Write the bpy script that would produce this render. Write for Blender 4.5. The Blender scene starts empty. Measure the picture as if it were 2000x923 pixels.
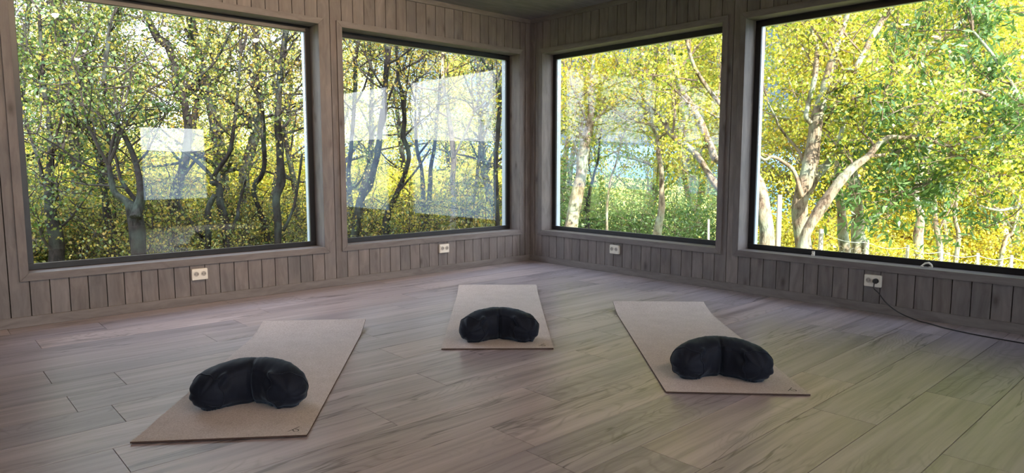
import bpy, math, random
import numpy as np
from mathutils import Vector, noise
PI = math.pi
SC = bpy.context.scene
COL = SC.collection
rnd = random.Random(7)
NR = np.random.default_rng(11)

# ------------------------------------------------------------------ camera geometry (2000 x 923 frame)
F = 1310.6
CAM = Vector((-5.22437, -5.44557, 1.07547))
FWD = Vector((0.669182, 0.735482, -0.106122)); RT = Vector((0.739647, -0.672995, -0.000162)); UP = FWD.cross(RT) * -1
UP = RT.cross(FWD)
def ray(px, py): return FWD + RT * ((px - 1000) / F) - UP * ((py - 461.5) / F)
def at(px, py, d): return CAM + ray(px, py) * d
def onz(px, py, z=0.0):
    r = ray(px, py); return CAM + r * ((z - CAM.z) / r.z)
def onwall(side, px, py, off=0.0):
    i = 1 if side == 'L' else 0
    r = ray(px, py); return CAM + r * ((off - CAM[i]) / r[i])

# ------------------------------------------------------------------ mesh builder
class MB:
    def __init__(s): s.v = []; s.f = []; s.c = []; s.m = []
    def add(s, vs, fs, col=None, mi=0):
        b = len(s.v); s.v += [tuple(p) for p in vs]
        for f in fs:
            s.f.append(tuple(b + i for i in f)); s.c.append(col if col is not None else 0.5); s.m.append(mi)
    def box(s, a, b, col=None, mi=0):
        x0, y0, z0 = (min(a[i], b[i]) for i in range(3)); x1, y1, z1 = (max(a[i], b[i]) for i in range(3))
        s.add([(x0,y0,z0),(x1,y0,z0),(x1,y1,z0),(x0,y1,z0),(x0,y0,z1),(x1,y0,z1),(x1,y1,z1),(x0,y1,z1)],
              [(0,3,2,1),(4,5,6,7),(0,1,5,4),(1,2,6,5),(2,3,7,6),(3,0,4,7)], col, mi)
    def tube(s, pts, rad, n=8, col=None, mi=0, cap=True, wob=0.0):
        pts = [Vector(p) for p in pts]; k = len(pts); vs = []
        t0 = (pts[1] - pts[0]).normalized(); ref = Vector((0,0,1)) if abs(t0.z) < .9 else Vector((1,0,0))
        nn = t0.cross(ref).normalized()
        for i in range(k):
            t = (pts[min(i+1,k-1)] - pts[max(i-1,0)]).normalized()
            nn = (nn - t * nn.dot(t)).normalized(); bb = t.cross(nn)
            for j in range(n):
                a = 2*PI*j/n; r = rad[i]
                if wob: r *= 1 + wob * noise.noise(Vector((pts[i].x*2+math.cos(a), pts[i].y*2+math.sin(a), pts[i].z*3)))
                vs.append(pts[i] + (nn*math.cos(a) + bb*math.sin(a)) * r)
        fs = [(i*n+j, i*n+(j+1)%n, (i+1)*n+(j+1)%n, (i+1)*n+j) for i in range(k-1) for j in range(n)]
        if cap: fs += [tuple(reversed(range(n))), tuple((k-1)*n+j for j in range(n))]
        s.add(vs, fs, col, mi)
    def lathe(s, prof, n=24, org=(0,0,0), ax='z', col=None, mi=0):
        vs = []
        for r, h in prof:
            for j in range(n):
                a = 2*PI*j/n; c = (r*math.cos(a), r*math.sin(a), h)
                if ax == 'x': c = (c[2], c[0], c[1])
                if ax == 'y': c = (c[1], c[2], c[0])
                vs.append((org[0]+c[0], org[1]+c[1], org[2]+c[2]))
        k = len(prof)
        fs = [(i*n+j, i*n+(j+1)%n, (i+1)*n+(j+1)%n, (i+1)*n+j) for i in range(k-1) for j in range(n)]
        fs += [tuple(reversed(range(n))), tuple((k-1)*n+j for j in range(n))]
        s.add(vs, fs, col, mi)
    def build(s, name, mat, parent=None, smooth=False, bevel=0, loc=None):
        me = bpy.data.meshes.new(name); me.from_pydata(s.v, [], s.f); 
        ca = me.attributes.new('var', 'FLOAT', 'FACE'); ca.data.foreach_set('value', [float(c) for c in s.c])
        for m in (mat if isinstance(mat, (list, tuple)) else [mat]): me.materials.append(m)
        me.polygons.foreach_set('material_index', s.m)
        if smooth: me.polygons.foreach_set('use_smooth', [True]*len(s.f))
        me.update()
        o = bpy.data.objects.new(name, me); COL.objects.link(o)
        if bevel:
            b = o.modifiers.new('bevel', 'BEVEL'); b.width = bevel; b.segments = 2; b.limit_method = 'ANGLE'
        if parent: o.parent = parent
        if loc: o.location = loc
        return o
def tag(o, label=None, cat=None, group=None, kind=None):
    if label: o['label'] = label
    if cat: o['category'] = cat
    if group: o['group'] = group
    if kind: o['kind'] = kind
    return o
def empty(name, loc=(0,0,0), rz=0):
    o = bpy.data.objects.new(name, None); COL.objects.link(o); o.location = loc; o.rotation_euler = (0,0,rz)
    o.empty_display_size = .1; return o
def copy_tree(o, parent=None):
    c = o.copy(); COL.objects.link(c); c.parent = parent
    for ch in list(o.children): copy_tree(ch, c)
    return c

# ------------------------------------------------------------------ materials
def newmat(name):
    m = bpy.data.materials.new(name); m.use_nodes = True; nt = m.node_tree; nt.nodes.clear()
    out = nt.nodes.new('ShaderNodeOutputMaterial'); return m, nt, out
def N(nt, t, ins=None, **kw):
    n = nt.nodes.new(t)
    for k, v in kw.items(): setattr(n, k, v)
    for k, v in (ins or {}).items():
        if hasattr(v, 'bl_idname') or isinstance(v, bpy.types.NodeSocket): nt.links.new(v, n.inputs[k])
        else: n.inputs[k].default_value = v
    return n
def ramp(nt, fac, stops):
    n = nt.nodes.new('ShaderNodeValToRGB'); e = n.color_ramp.elements
    while len(e) < len(stops): e.new(0.5)
    for i, (p, c) in enumerate(stops): e[i].position = p; e[i].color = (c[0], c[1], c[2], 1) if len(c) == 3 else c
    nt.links.new(fac, n.inputs[0]); return n.outputs[0]
def mix(nt, a, b, fac, mode='MIX'):
    n = nt.nodes.new('ShaderNodeMix'); n.data_type = 'RGBA'; n.blend_type = mode
    for s, v in ((n.inputs[0], fac), (n.inputs[6], a), (n.inputs[7], b)):
        if isinstance(v, bpy.types.NodeSocket): nt.links.new(v, s)
        else: s.default_value = v if not isinstance(v, tuple) or len(v) == 4 else (*v, 1)
    return n.outputs[2]
def math_(nt, op, a, b=0.0, c=None, clamp=False):
    n = nt.nodes.new('ShaderNodeMath'); n.operation = op; n.use_clamp = clamp
    for i, v in enumerate((a, b) if c is None else (a, b, c)):
        if isinstance(v, bpy.types.NodeSocket): nt.links.new(v, n.inputs[i])
        else: n.inputs[i].default_value = v
    return n.outputs[0]
def plain(name, col, rough=.5, metal=0, spec=.5, em=None, ems=0):
    m, nt, out = newmat(name)
    tc = N(nt, 'ShaderNodeTexCoord'); nz = N(nt, 'ShaderNodeTexNoise', {'Vector': tc.outputs['Object'], 'Scale': 40.0})
    c = mix(nt, tuple(x*.93 for x in col), tuple(min(1, x*1.06) for x in col), nz.outputs[0])
    p = N(nt, 'ShaderNodeBsdfPrincipled', {'Base Color': c, 'Roughness': rough, 'Metallic': metal, 'Specular IOR Level': spec})
    if em: p.inputs['Emission Color'].default_value = (*em, 1); p.inputs['Emission Strength'].default_value = ems
    nt.links.new(p.outputs[0], out.inputs[0]); return m
def wood(name, cols, axis, rough=.55, knots=True, spec=.35, var=.09, scale=1.0, bump=.15):
    """stained boards: grain runs along `axis`, each board (face attribute var) has its own tone and its own grain"""
    m, nt, out = newmat(name)
    tc = N(nt, 'ShaderNodeTexCoord'); at_ = N(nt, 'ShaderNodeAttribute', attribute_name='var')
    v = at_.outputs['Fac']
    off = N(nt, 'ShaderNodeCombineXYZ', {'X': math_(nt, 'MULTIPLY', v, 37.0), 'Y': math_(nt, 'MULTIPLY', v, 91.0), 'Z': math_(nt, 'MULTIPLY', v, 53.0)})
    pos = N(nt, 'ShaderNodeVectorMath', {0: tc.outputs['Object'], 1: off.outputs[0]}, operation='ADD').outputs[0]
    st = {'x': (1.2, 22, 22), 'y': (22, 1.2, 22), 'z': (22, 22, 1.2)}[axis]
    mp = N(nt, 'ShaderNodeVectorMath', {0: pos, 1: tuple(a*scale for a in st)}, operation='MULTIPLY').outputs[0]
    warp = N(nt, 'ShaderNodeTexNoise', {'Vector': pos, 'Scale': 2.5, 'Detail': 2.0})
    mpw = N(nt, 'ShaderNodeVectorMath', {0: mp, 1: N(nt, 'ShaderNodeVectorMath', {0: warp.outputs[1], 1: (3, 3, 3)}, operation='MULTIPLY').outputs[0]}, operation='ADD').outputs[0]
    g1 = N(nt, 'ShaderNodeTexNoise', {'Vector': mpw, 'Scale': 1.0, 'Detail': 6.0, 'Roughness': .62}).outputs[0]
    c = ramp(nt, g1, [(.28, cols[0]), (.5, cols[1]), (.72, cols[2])])
    if knots:
        st2 = {'x': (2.2, 6, 6), 'y': (6, 2.2, 6), 'z': (6, 6, 2.6)}[axis]
        kp = N(nt, 'ShaderNodeVectorMath', {0: pos, 1: st2}, operation='MULTIPLY').outputs[0]
        vo = N(nt, 'ShaderNodeTexVoronoi', {'Vector': kp, 'Scale': 1.0, 'Randomness': 1.0})
        kn = ramp(nt, vo.outputs['Distance'], [(.04, (.50,.48,.46)), (.10, (.80,.79,.78)), (.17, (1,1,1))])
        c = mix(nt, c, kn, 1.0, 'MULTIPLY')
        wz = N(nt, 'ShaderNodeTexNoise', {'Vector': pos, 'Scale': 3.0, 'Detail': 2.0}).outputs[0]
        c = mix(nt, c, ramp(nt, wz, [(.3, (.84,.86,.88)), (.7, (1.12,1.08,1.05))]), 1.0, 'MULTIPLY')
    tone = ramp(nt, v, [(0, (1-var,)*3), (1, (1+var,)*3)])
    c = mix(nt, c, tone, 1.0, 'MULTIPLY')
    bp = N(nt, 'ShaderNodeBump', {'Height': g1, 'Strength': bump, 'Distance': .002})
    p = N(nt, 'ShaderNodeBsdfPrincipled', {'Base Color': c, 'Roughness': rough, 'Specular IOR Level': spec, 'Normal': bp.outputs[0]})
    nt.links.new(p.outputs[0], out.inputs[0]); return m

M = {}
wc = [(.120,.104,.100), (.163,.146,.141), (.208,.188,.182)]
M['wall_z'] = wood('stained_pine_upright', wc, 'z')
M['wall_x'] = wood('stained_pine_along_x', wc, 'x', knots=False)
M['wall_y'] = wood('stained_pine_along_y', wc, 'y', knots=False)
M['ceil'] = wood('ceiling_boards_material', [(.15,.14,.145),(.195,.182,.188),(.24,.225,.232)], 'x', var=.06)
M['gap'] = plain('dark_backing', (.012,.010,.009), .9)
M['black'] = plain('black_frame', (.012,.012,.014), .35)
M['spacer'] = plain('pale_metal_edge', (.55,.62,.70), .35, .2)
M['white'] = plain('white_plastic', (.72,.69,.62), .35)
M['socketgrey'] = plain('socket_inside', (.33,.31,.28), .5)
M['dark'] = plain('black_rubber', (.012,.012,.013), .45)
M['steel'] = plain('steel', (.5,.5,.5), .3, 1)
M['render'] = plain('outer_wall_paint', (.25,.2,.17), .7)
M['shading_roof'] = plain('roof_felt', (.05,.05,.055), .8)

def floor_mat():
    m, nt, out = newmat('laminate_floor')
    tc = N(nt, 'ShaderNodeTexCoord'); v = N(nt, 'ShaderNodeAttribute', attribute_name='var').outputs['Fac']
    off = N(nt, 'ShaderNodeCombineXYZ', {'X': math_(nt,'MULTIPLY',v,47.0), 'Y': math_(nt,'MULTIPLY',v,31.0), 'Z': math_(nt,'MULTIPLY',v,17.0)})
    pos = N(nt, 'ShaderNodeVectorMath', {0: tc.outputs['Object'], 1: off.outputs[0]}, operation='ADD').outputs[0]
    warp = N(nt, 'ShaderNodeTexNoise', {'Vector': N(nt,'ShaderNodeVectorMath',{0:pos,1:(1.1,3.,1.)},operation='MULTIPLY').outputs[0], 'Scale': 1.6, 'Detail': 3.0}).outputs[1]
    wv = N(nt, 'ShaderNodeVectorMath', {0: warp, 1: (0, .75, 0)}, operation='MULTIPLY').outputs[0]
    def P(s): return N(nt, 'ShaderNodeVectorMath', {0: N(nt,'ShaderNodeVectorMath',{0:pos,1:s},operation='MULTIPLY').outputs[0], 1: wv}, operation='ADD').outputs[0]
    g1 = N(nt, 'ShaderNodeTexNoise', {'Vector': P((1.0, 26, 1)), 'Scale': 1.0, 'Detail': 7.0, 'Roughness': .6}).outputs[0]
    g2 = N(nt, 'ShaderNodeTexNoise', {'Vector': P((.5, 7, 1)), 'Scale': 1.0, 'Detail': 3.0}).outputs[0]
    c = ramp(nt, g1, [(.30, (.245,.216,.240)), (.5, (.365,.324,.358)), (.70, (.445,.40,.44))])
    c = mix(nt, c, ramp(nt, g2, [(.33, (.80,.78,.77)), (.66, (1.12,1.10,1.08))]), 1.0, 'MULTIPLY')
    # cathedral ring figure: thin contour lines of a stretched noise
    rg = N(nt, 'ShaderNodeTexNoise', {'Vector': P((.9, 3.2, 1)), 'Scale': 1.3, 'Detail': 1.5}).outputs[0]
    fr = math_(nt, 'FRACT', math_(nt, 'MULTIPLY', rg, 26.0)); ln = math_(nt, 'ABSOLUTE', math_(nt, 'SUBTRACT', fr, .5))
    msk = ramp(nt, N(nt,'ShaderNodeTexNoise',{'Vector': P((.7,2.6,1)),'Scale':1.0,'Detail':2.0}).outputs[0], [(.50,(0,0,0)),(.62,(1,1,1))])
    l2 = ramp(nt, ln, [(.02, (1,1,1)), (.22, (0,0,0))])
    c = mix(nt, c, (.15,.125,.115), math_(nt,'MULTIPLY', math_(nt,'MULTIPLY', l2, msk), .42))
    # dark long checks
    ck = N(nt, 'ShaderNodeTexNoise', {'Vector': P((.55, 9, 1)), 'Scale': 1.0, 'Detail': 4.0, 'Roughness': .55}).outputs[0]
    cr = math_(nt, 'ABSOLUTE', math_(nt, 'SUBTRACT', ck, .5))
    cm = ramp(nt, N(nt,'ShaderNodeTexNoise',{'Vector': P((.45,1.6,1)),'Scale':1.3,'Detail':2.0}).outputs[0], [(.48,(0,0,0)),(.60,(1,1,1))])
    c = mix(nt, c, (.075,.062,.06), math_(nt,'MULTIPLY', math_(nt,'MULTIPLY', ramp(nt, cr, [(.003,(1,1,1)),(.016,(0,0,0))]), cm), .75))
    c = mix(nt, c, ramp(nt, v, [(0,(.86,.87,.90)),(.5,(1,1,1)),(1,(1.12,1.08,1.03))]), 1.0, 'MULTIPLY')
    bp = N(nt, 'ShaderNodeBump', {'Height': g1, 'Strength': .12, 'Distance': .001})
    p = N(nt, 'ShaderNodeBsdfPrincipled', {'Base Color': c, 'Roughness': math_(nt,'MULTIPLY_ADD', g1, .15, .26), 'Specular IOR Level': .6, 'Normal': bp.outputs[0]})
    nt.links.new(p.outputs[0], out.inputs[0]); return m
M['floor'] = floor_mat()

def glass_mat():
    m, nt, out = newmat('window_glass')
    geo = N(nt, 'ShaderNodeNewGeometry')   # a pane is thin: both faces reflect like the outside of glass
    fr = N(nt, 'ShaderNodeFresnel', {'IOR': math_(nt, 'MULTIPLY_ADD', geo.outputs['Backfacing'], 1/1.5-1.5, 1.5)}); gl = N(nt, 'ShaderNodeBsdfGlossy', {'Roughness': 0.0, 'Color': (1,1,1,1)})
    tr = N(nt, 'ShaderNodeBsdfTransparent', {'Color': (.975,.985,.98,1)})
    mx = N(nt, 'ShaderNodeMixShader', {0: math_(nt,'MULTIPLY', fr.outputs[0], 1.0), 1: tr.outputs[0], 2: gl.outputs[0]})
    nt.links.new(mx.outputs[0], out.inputs[0]); return m
M['glass'] = glass_mat()

def cork_mat():
    m, nt, out = newmat('cork_mat_top')
    tc = N(nt, 'ShaderNodeTexCoord')
    vo = N(nt, 'ShaderNodeTexVoronoi', {'Vector': tc.outputs['Object'], 'Scale': 260.0}); nz = N(nt, 'ShaderNodeTexNoise', {'Vector': tc.outputs['Object'], 'Scale': 9.0, 'Detail': 4.0})
    c = ramp(nt, vo.outputs['Color'], [(.1, (.43,.38,.375)), (.5, (.525,.475,.475)), (.9, (.60,.55,.55))])
    c = mix(nt, c, ramp(nt, nz.outputs[0], [(.3,(.94,.94,.94)),(.7,(1.05,1.05,1.05))]), 1.0, 'MULTIPLY')
    fl = N(nt, 'ShaderNodeTexVoronoi', {'Vector': tc.outputs['Object'], 'Scale': 55.0})
    c = mix(nt, c, (.22,.15,.11), math_(nt,'MULTIPLY', ramp(nt, fl.outputs['Distance'], [(.06,(1,1,1)),(.11,(0,0,0))]), .55))
    p = N(nt, 'ShaderNodeBsdfPrincipled', {'Base Color': c, 'Roughness': .75, 'Specular IOR Level': .25})
    nt.links.new(p.outputs[0], out.inputs[0]); return m
M['cork'] = cork_mat()
M['matback'] = plain('mat_rubber_back', (.055,.030,.022), .8)
M['ink'] = plain('black_print', (.012,.011,.011), .6)
def fabric_mat():
    m, nt, out = newmat('navy_cotton')
    tc = N(nt, 'ShaderNodeTexCoord')
    w = N(nt, 'ShaderNodeTexNoise', {'Vector': tc.outputs['Object'], 'Scale': 420.0, 'Detail': 2.0}); b = N(nt, 'ShaderNodeTexNoise', {'Vector': tc.outputs['Object'], 'Scale': 14.0, 'Detail': 3.0})
    c = ramp(nt, b.outputs[0], [(.3, (.0075,.0095,.0165)), (.7, (.011,.014,.024))])
    bp = N(nt, 'ShaderNodeBump', {'Height': w.outputs[0], 'Strength': .25, 'Distance': .001})
    p = N(nt, 'ShaderNodeBsdfPrincipled', {'Base Color': c, 'Roughness': .62, 'Specular IOR Level': .12, 'Sheen Weight': .18, 'Sheen Roughness': .4, 'Sheen Tint': (.45,.6,.8,1), 'Normal': bp.outputs[0]})
    nt.links.new(p.outputs[0], out.inputs[0]); return m
M['fabric'] = fabric_mat()

def leaf_mat(name, stops, trans=.36, rough=.45):
    m, nt, out = newmat(name)
    v = N(nt, 'ShaderNodeAttribute', attribute_name='var').outputs['Fac']
    c = ramp(nt, v, stops)
    d = N(nt, 'ShaderNodeBsdfDiffuse', {'Color': c}); t = N(nt, 'ShaderNodeBsdfTranslucent', {'Color': mix(nt, c, (1.25,1.2,.8), 1.0, 'MULTIPLY')})
    mx = N(nt, 'ShaderNodeMixShader', {0: trans, 1: d.outputs[0], 2: t.outputs[0]})
    g = N(nt, 'ShaderNodeBsdfGlossy', {'Color': (.8,.85,.9,1), 'Roughness': rough})
    mg = N(nt, 'ShaderNodeMixShader', {0: .045, 1: mx.outputs[0], 2: g.outputs[0]})
    nt.links.new(mg.outputs[0], out.inputs[0]); return m
M['leaf_left'] = leaf_mat('birch_leaves_green_gold', [(0,(.035,.085,.025)),(.35,(.085,.15,.035)),(.56,(.22,.24,.05)),(.76,(.46,.38,.07)),(1,(.50,.29,.06))])
M['leaf_right'] = leaf_mat('maple_leaves_yellow_green', [(0,(.05,.12,.025)),(.3,(.20,.32,.045)),(.52,(.46,.51,.07)),(.8,(.70,.63,.08)),(1,(.68,.45,.06))])
M['leaf_green'] = leaf_mat('long_green_leaves', [(0,(.05,.13,.04)),(.5,(.13,.25,.07)),(.85,(.25,.36,.11)),(1,(.42,.44,.09))])
def bark_mat(name, a, b, c3):
    m, nt, out = newmat(name)
    tc = N(nt, 'ShaderNodeTexCoord')
    mp = N(nt,'ShaderNodeVectorMath',{0:tc.outputs['Object'],1:(14,14,5)},operation='MULTIPLY').outputs[0]
    n1 = N(nt,'ShaderNodeTexNoise',{'Vector':mp,'Scale':1.4,'Detail':6.0,'Roughness':.7}).outputs[0]
    n2 = N(nt,'ShaderNodeTexNoise',{'Vector':tc.outputs['Object'],'Scale':3.2,'Detail':4.0}).outputs[0]
    c = ramp(nt, n1, [(.32,a),(.62,b)])
    c = mix(nt, c, c3, ramp(nt, n2, [(.45,(0,0,0)),(.60,(1,1,1))]))
    c = mix(nt, c, ramp(nt, n1, [(.35,(.45,.45,.45)),(.5,(1,1,1))]), 1.0, 'MULTIPLY')
    bp = N(nt,'ShaderNodeBump',{'Height':n1,'Strength':.8,'Distance':.03})
    p = N(nt,'ShaderNodeBsdfPrincipled',{'Base Color':c,'Roughness':.85,'Specular IOR Level':.2,'Normal':bp.outputs[0]})
    nt.links.new(p.outputs[0], out.inputs[0]); return m
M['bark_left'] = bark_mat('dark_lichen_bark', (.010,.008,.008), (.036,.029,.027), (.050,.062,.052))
M['bark_right'] = bark_mat('pale_lichen_bark', (.15,.10,.068), (.40,.32,.23), (.36,.40,.30))
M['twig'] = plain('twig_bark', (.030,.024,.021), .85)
M['twig_pale'] = plain('pale_twig_bark', (.20,.15,.11), .85)
M['postwood'] = plain('weathered_post', (.58,.54,.47), .8)
M['wire'] = plain('galvanised_wire', (.62,.63,.62), .45, .3)

# ------------------------------------------------------------------ room shell
P_WASH, P_DOWN = 112.0, 22.0
XB, YB = -7.4, -7.5            # side and back wall planes
ZC = 2.6465
TH = .30                       # wall thickness
ZCB, ZOB, ZOT, ZCT = .3045, .357, 2.2651, 2.3149
WIN_L = [(.166, 2.2818), (2.5029, 4.6319)]
WIN_R = [(.2039, 2.3485), (2.5616, 4.6960)]
def rects(u0, u1, z0, z1, holes):
    """rectangle minus rectangular holes, as rectangles"""
    cuts = sorted({u0, u1} | {h[i] for h in holes for i in (0, 1) if u0 < h[i] < u1})
    out = []
    for a, b in zip(cuts, cuts[1:]):
        mid = (a+b)/2; z = z0
        for h in sorted((h for h in holes if h[0] < mid < h[1]), key=lambda h: h[2]):
            if h[2] > z: out.append((a, b, z, min(h[2], z1)))
            z = max(z, h[3])
        if z < z1: out.append((a, b, z, z1))
    return out
# mapping of a wall: (u along the wall, off outwards, z) -> world
WALLS = {'left': lambda u, o, z: (-u, o, z), 'right': lambda u, o, z: (o, -u, z),
         'back': lambda u, o, z: (-u, YB - o, z), 'side': lambda u, o, z: (XB - o, -u, z)}
def build_wall(side, length, holes, groove0, pitch):
    P = WALLS[side]; mb = MB()
    big = [(h[0]-.02, h[1]+.02, h[2]-.02, h[3]+.02) for h in holes]
    u_start = 0.0
    for (a, b, z0, z1) in rects(-.3 if side in ('left', 'back') else 0.0, length, -.35, ZC + .12, big):
        mb.box(P(a, .015, z0), P(b, TH, z1), .5, 1)
    k = int(math.floor((0 - groove0) / pitch)) ; u = groove0 + k*pitch; r = random.Random(hash(side) % 97 if False else {'left':3,'right':5,'back':8,'side':9}[side])
    while u < length:
        var = r.random()
        a, b = max(u + .0030, 0), min(u + pitch - .0030, length)
        if b > a:
            for (c, d, z0, z1) in rects(a, b, 0, ZC, big):
                if d - c > .002: mb.box(P(c, 0, z0), P(d, .0145, z1), var, 0)
        u += pitch
    o = mb.build('wall_' + side, [M['wall_z'], M['gap']]); o['kind'] = 'structure'
    return o
HB = [(.82, 2.02, .40, 1.80), (3.95, 5.45, .06, 2.45), (5.6, 7.1, .06, 2.45)]
HS = []
wl = build_wall('left', 7.4, [(a, b, ZOB, ZOT) for a, b in WIN_L], 2.3907, .112)
wr = build_wall('right', 7.5, [(a, b, ZOB, ZOT) for a, b in WIN_R], 2.4474, .1125)
wb = build_wall('back', 7.4, HB, 2.39, .112)
ws = build_wall('side', 7.5, HS, 2.39, .112)
# outdoor cladding skin of the shell: kept plain, seen only from outside
def window(name, side, u0, u1, z0, z1, d=.1493):
    P = WALLS[side]; root = empty(name, P((u0+u1)/2, 0, z0)); root['kind'] = 'structure'
    L = Vector(root.location)
    def Q(u, o, z): return tuple(Vector(P(u, o, z)) - L)
    mH = M['wall_x'] if side in ('left', 'back') else M['wall_y']
    cw = .0515
    # casing: four mitred boards proud of the panelling
    c = MB()
    def prism(q, o0, o1, mi, var):
        vs = [Q(u, o0, z) for u, z in q] + [Q(u, o1, z) for u, z in q]
        c.add(vs, [(0,1,2,3),(7,6,5,4),(0,4,5,1),(1,5,6,2),(2,6,7,3),(3,7,4,0)], var, mi)
    g = .0006
    prism([(u0, z0), (u1, z0), (u1+cw, z0-cw), (u0-cw, z0-cw)], -.015, -.0003, 0, .45)
    prism([(u0, z1), (u0-cw, z1+cw), (u1+cw, z1+cw), (u1, z1)], -.015, -.0003, 0, .6)
    prism([(u0, z0+g), (u0-cw, z0-cw+g), (u0-cw, z1+cw-g), (u0, z1-g)], -.015, -.0003, 1, .4)
    prism([(u1, z0+g), (u1, z1-g), (u1+cw, z1+cw-g), (u1+cw, z0-cw+g)], -.015, -.0003, 1, .55)
    c.build('casing', [mH, M['wall_z']], root, bevel=.0015)
    li = MB(); e = .017
    li.box(Q(u0-e, -.0002, z0-e), Q(u1+e, TH-.02, z0), .5, 0); li.box(Q(u0-e, -.0002, z1), Q(u1+e, TH-.02, z1+e), .5, 0)
    li.box(Q(u0-e, -.0002, z0), Q(u0, TH-.02, z1), .45, 1); li.box(Q(u1, -.0002, z0), Q(u1+e, TH-.02, z1), .5, 1)
    li.build('lining', [mH, M['wall_z']], root)
    fr = MB(); w = .051; wb_ = .0432
    fr.box(Q(u0+.001, d, z0+.001), Q(u1-.001, d+.022, z0+wb_)); fr.box(Q(u0+.001, d, z1-w), Q(u1-.001, d+.022, z1-.001))
    fr.box(Q(u0+.001, d, z0+wb_), Q(u0+w, d+.022, z1-w)); fr.box(Q(u1-w, d, z0+wb_), Q(u1-.001, d+.022, z1-w))
    fr.build('frame', M['black'], root, bevel=.002)
    sp = MB(); i = .003
    a0, a1, b0, b1 = u0+w+i-.012, u1-w-i+.012, z0+wb_-.008, z1-w+.008
    for (p, q) in (((u0+.001, z0+.001), (u1-.001, b0)), ((u0+.001, b1), (u1-.001, z1-.001)), ((u0+.001, b0), (a0, b1)), ((a1, b0), (u1-.001, b1))):
        sp.box(Q(p[0], d+.0225, p[1]), Q(q[0], d+.085, q[1]))
    sp.build('outer_frame', M['spacer'], root)
    gl = MB(); gl.box(Q(a0+.001, d+.030, b0+.001), Q(a1-.001, d+.056, b1-.001)); gl.build('glass_pane', M['glass'], root)
    return root
window('window_1', 'left', *WIN_L[1], ZOB, ZOT); window('window_2', 'left', *WIN_L[0], ZOB, ZOT)
window('window_3', 'right', *WIN_R[0], ZOB, ZOT); window('window_4', 'right', *WIN_R[1], ZOB, ZOT)
window('window_5', 'back', *HB[0]); window('added_window_6', 'back', *HB[1]); window('added_window_7', 'back', *HB[2])  # the latter two are added behind the camera to let in daylight

# floor: individual laminate boards, pitch and joints as laid
fb = MB(); fb.box((XB-.05, YB-.05, -.30), (.05, .05, -.008), .5, 1)
PITCH = .268; Y0 = -1.528
JO = {0: -4.468, 2: -4.59, 4: -3.31, 5: -3.765, 6: -3.057, 7: -3.49, 9: -3.19, 10: -2.29, 11: -1.67, 12: -2.41}
k = -6; rj = random.Random(21)
while True:
    yt = min(Y0 - k*PITCH, 0.0); yb = max(Y0 - (k+1)*PITCH, YB)
    if Y0 - k*PITCH < YB: break
    if yt > yb:
        j = JO.get(k, rj.uniform(-5, -3.6)); x = j
        while x > XB: x -= 1.385
        while x < 0:
            a, b = max(x, XB) + .0014, min(x + 1.385, 0.0) - .0014
            if b > a: fb.box((a, yb + .0014, -.008), (b, yt - .0014, 0.0), rj.random(), 0)
            x += 1.385
    k += 1
fo = fb.build('floor', [M['floor'], M['gap']]); fo['kind'] = 'structure'
# ceiling boards
cb = MB(); cb.box((XB-.3, YB-.3, ZC+.015), (.3, .3, ZC+.12), .5, 1); y = 0.0; rc = random.Random(4)
while y > YB:
    cb.box((XB, max(y-.1365, YB), ZC), (0, y-.0008, ZC+.014), rc.random(), 0); y -= .1365
co = cb.build('ceiling', [M['ceil'], M['gap']]); co['kind'] = 'structure'
# baseboards, crown and corner trims
def strip(name, side, length, z0, z1, t, mat, start=0.0):
    P = WALLS[side]; mb = MB(); mb.box(P(start, -t, z0), P(length, -.0003, z1), .5)
    o = mb.build(name, mat, bevel=.002); o['kind'] = 'structure'; return o
strip('baseboard_left', 'left', 7.38, .0005, .0679, .013, M['wall_x'], .002); strip('baseboard_right', 'right', 7.48, .0005, .0679, .013, M['wall_y'], .015)
strip('baseboard_back', 'back', 7.38, .0005, .0679, .013, M['wall_x'], .015); strip('baseboard_side', 'side', 7.48, .0005, .0679, .013, M['wall_y'], .015)
strip('trim_1', 'left', 7.38, ZC-.046, ZC-.0005, .020, M['wall_x'], .002); strip('trim_2', 'right', 7.48, ZC-.046, ZC-.0005, .020, M['wall_y'], .022)
strip('trim_3', 'back', 7.38, ZC-.046, ZC-.0005, .020, M['wall_x'], .022); strip('trim_4', 'side', 7.48, ZC-.046, ZC-.0005, .020, M['wall_y'], .022)
ct = MB(); ct.box((-.078, -.014, .0685), (-.0003, -.0003, ZC-.047), .35); ct.box((-.014, -.078, .0685), (-.0003, -.0145, ZC-.047), .3)
o = ct.build('trim_5', M['wall_z'], bevel=.002); o['kind'] = 'structure'
# roof out of view, ridge and deep back overhang shaped to block the sun
rf = MB(); hx0, hx1, hy0, hy1 = XB-.45, .42, YB-3.2, .42; zt = ZC+.15; rz = ZC+3.6; ym = (hy0+hy1)/2
rf.add([(hx0,hy0,zt),(hx1,hy0,zt),(hx1,hy1,zt),(hx0,hy1,zt),(hx0,ym,rz),(hx1,ym,rz),(hx0,hy0,zt+.18),(hx1,hy0,zt+.18),(hx1,hy1,zt+.18),(hx0,hy1,zt+.18),(hx0,ym,rz+.18),(hx1,ym,rz+.18)],
       [(0,1,2,3),(6,10,11,7),(10,9,8,11),(0,6,7,1),(2,8,9,3),(0,3,9,10,6),(1,7,11,8,2)])
o = rf.build('shading_roof', M['shading_roof']); o['kind'] = 'structure'

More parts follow.
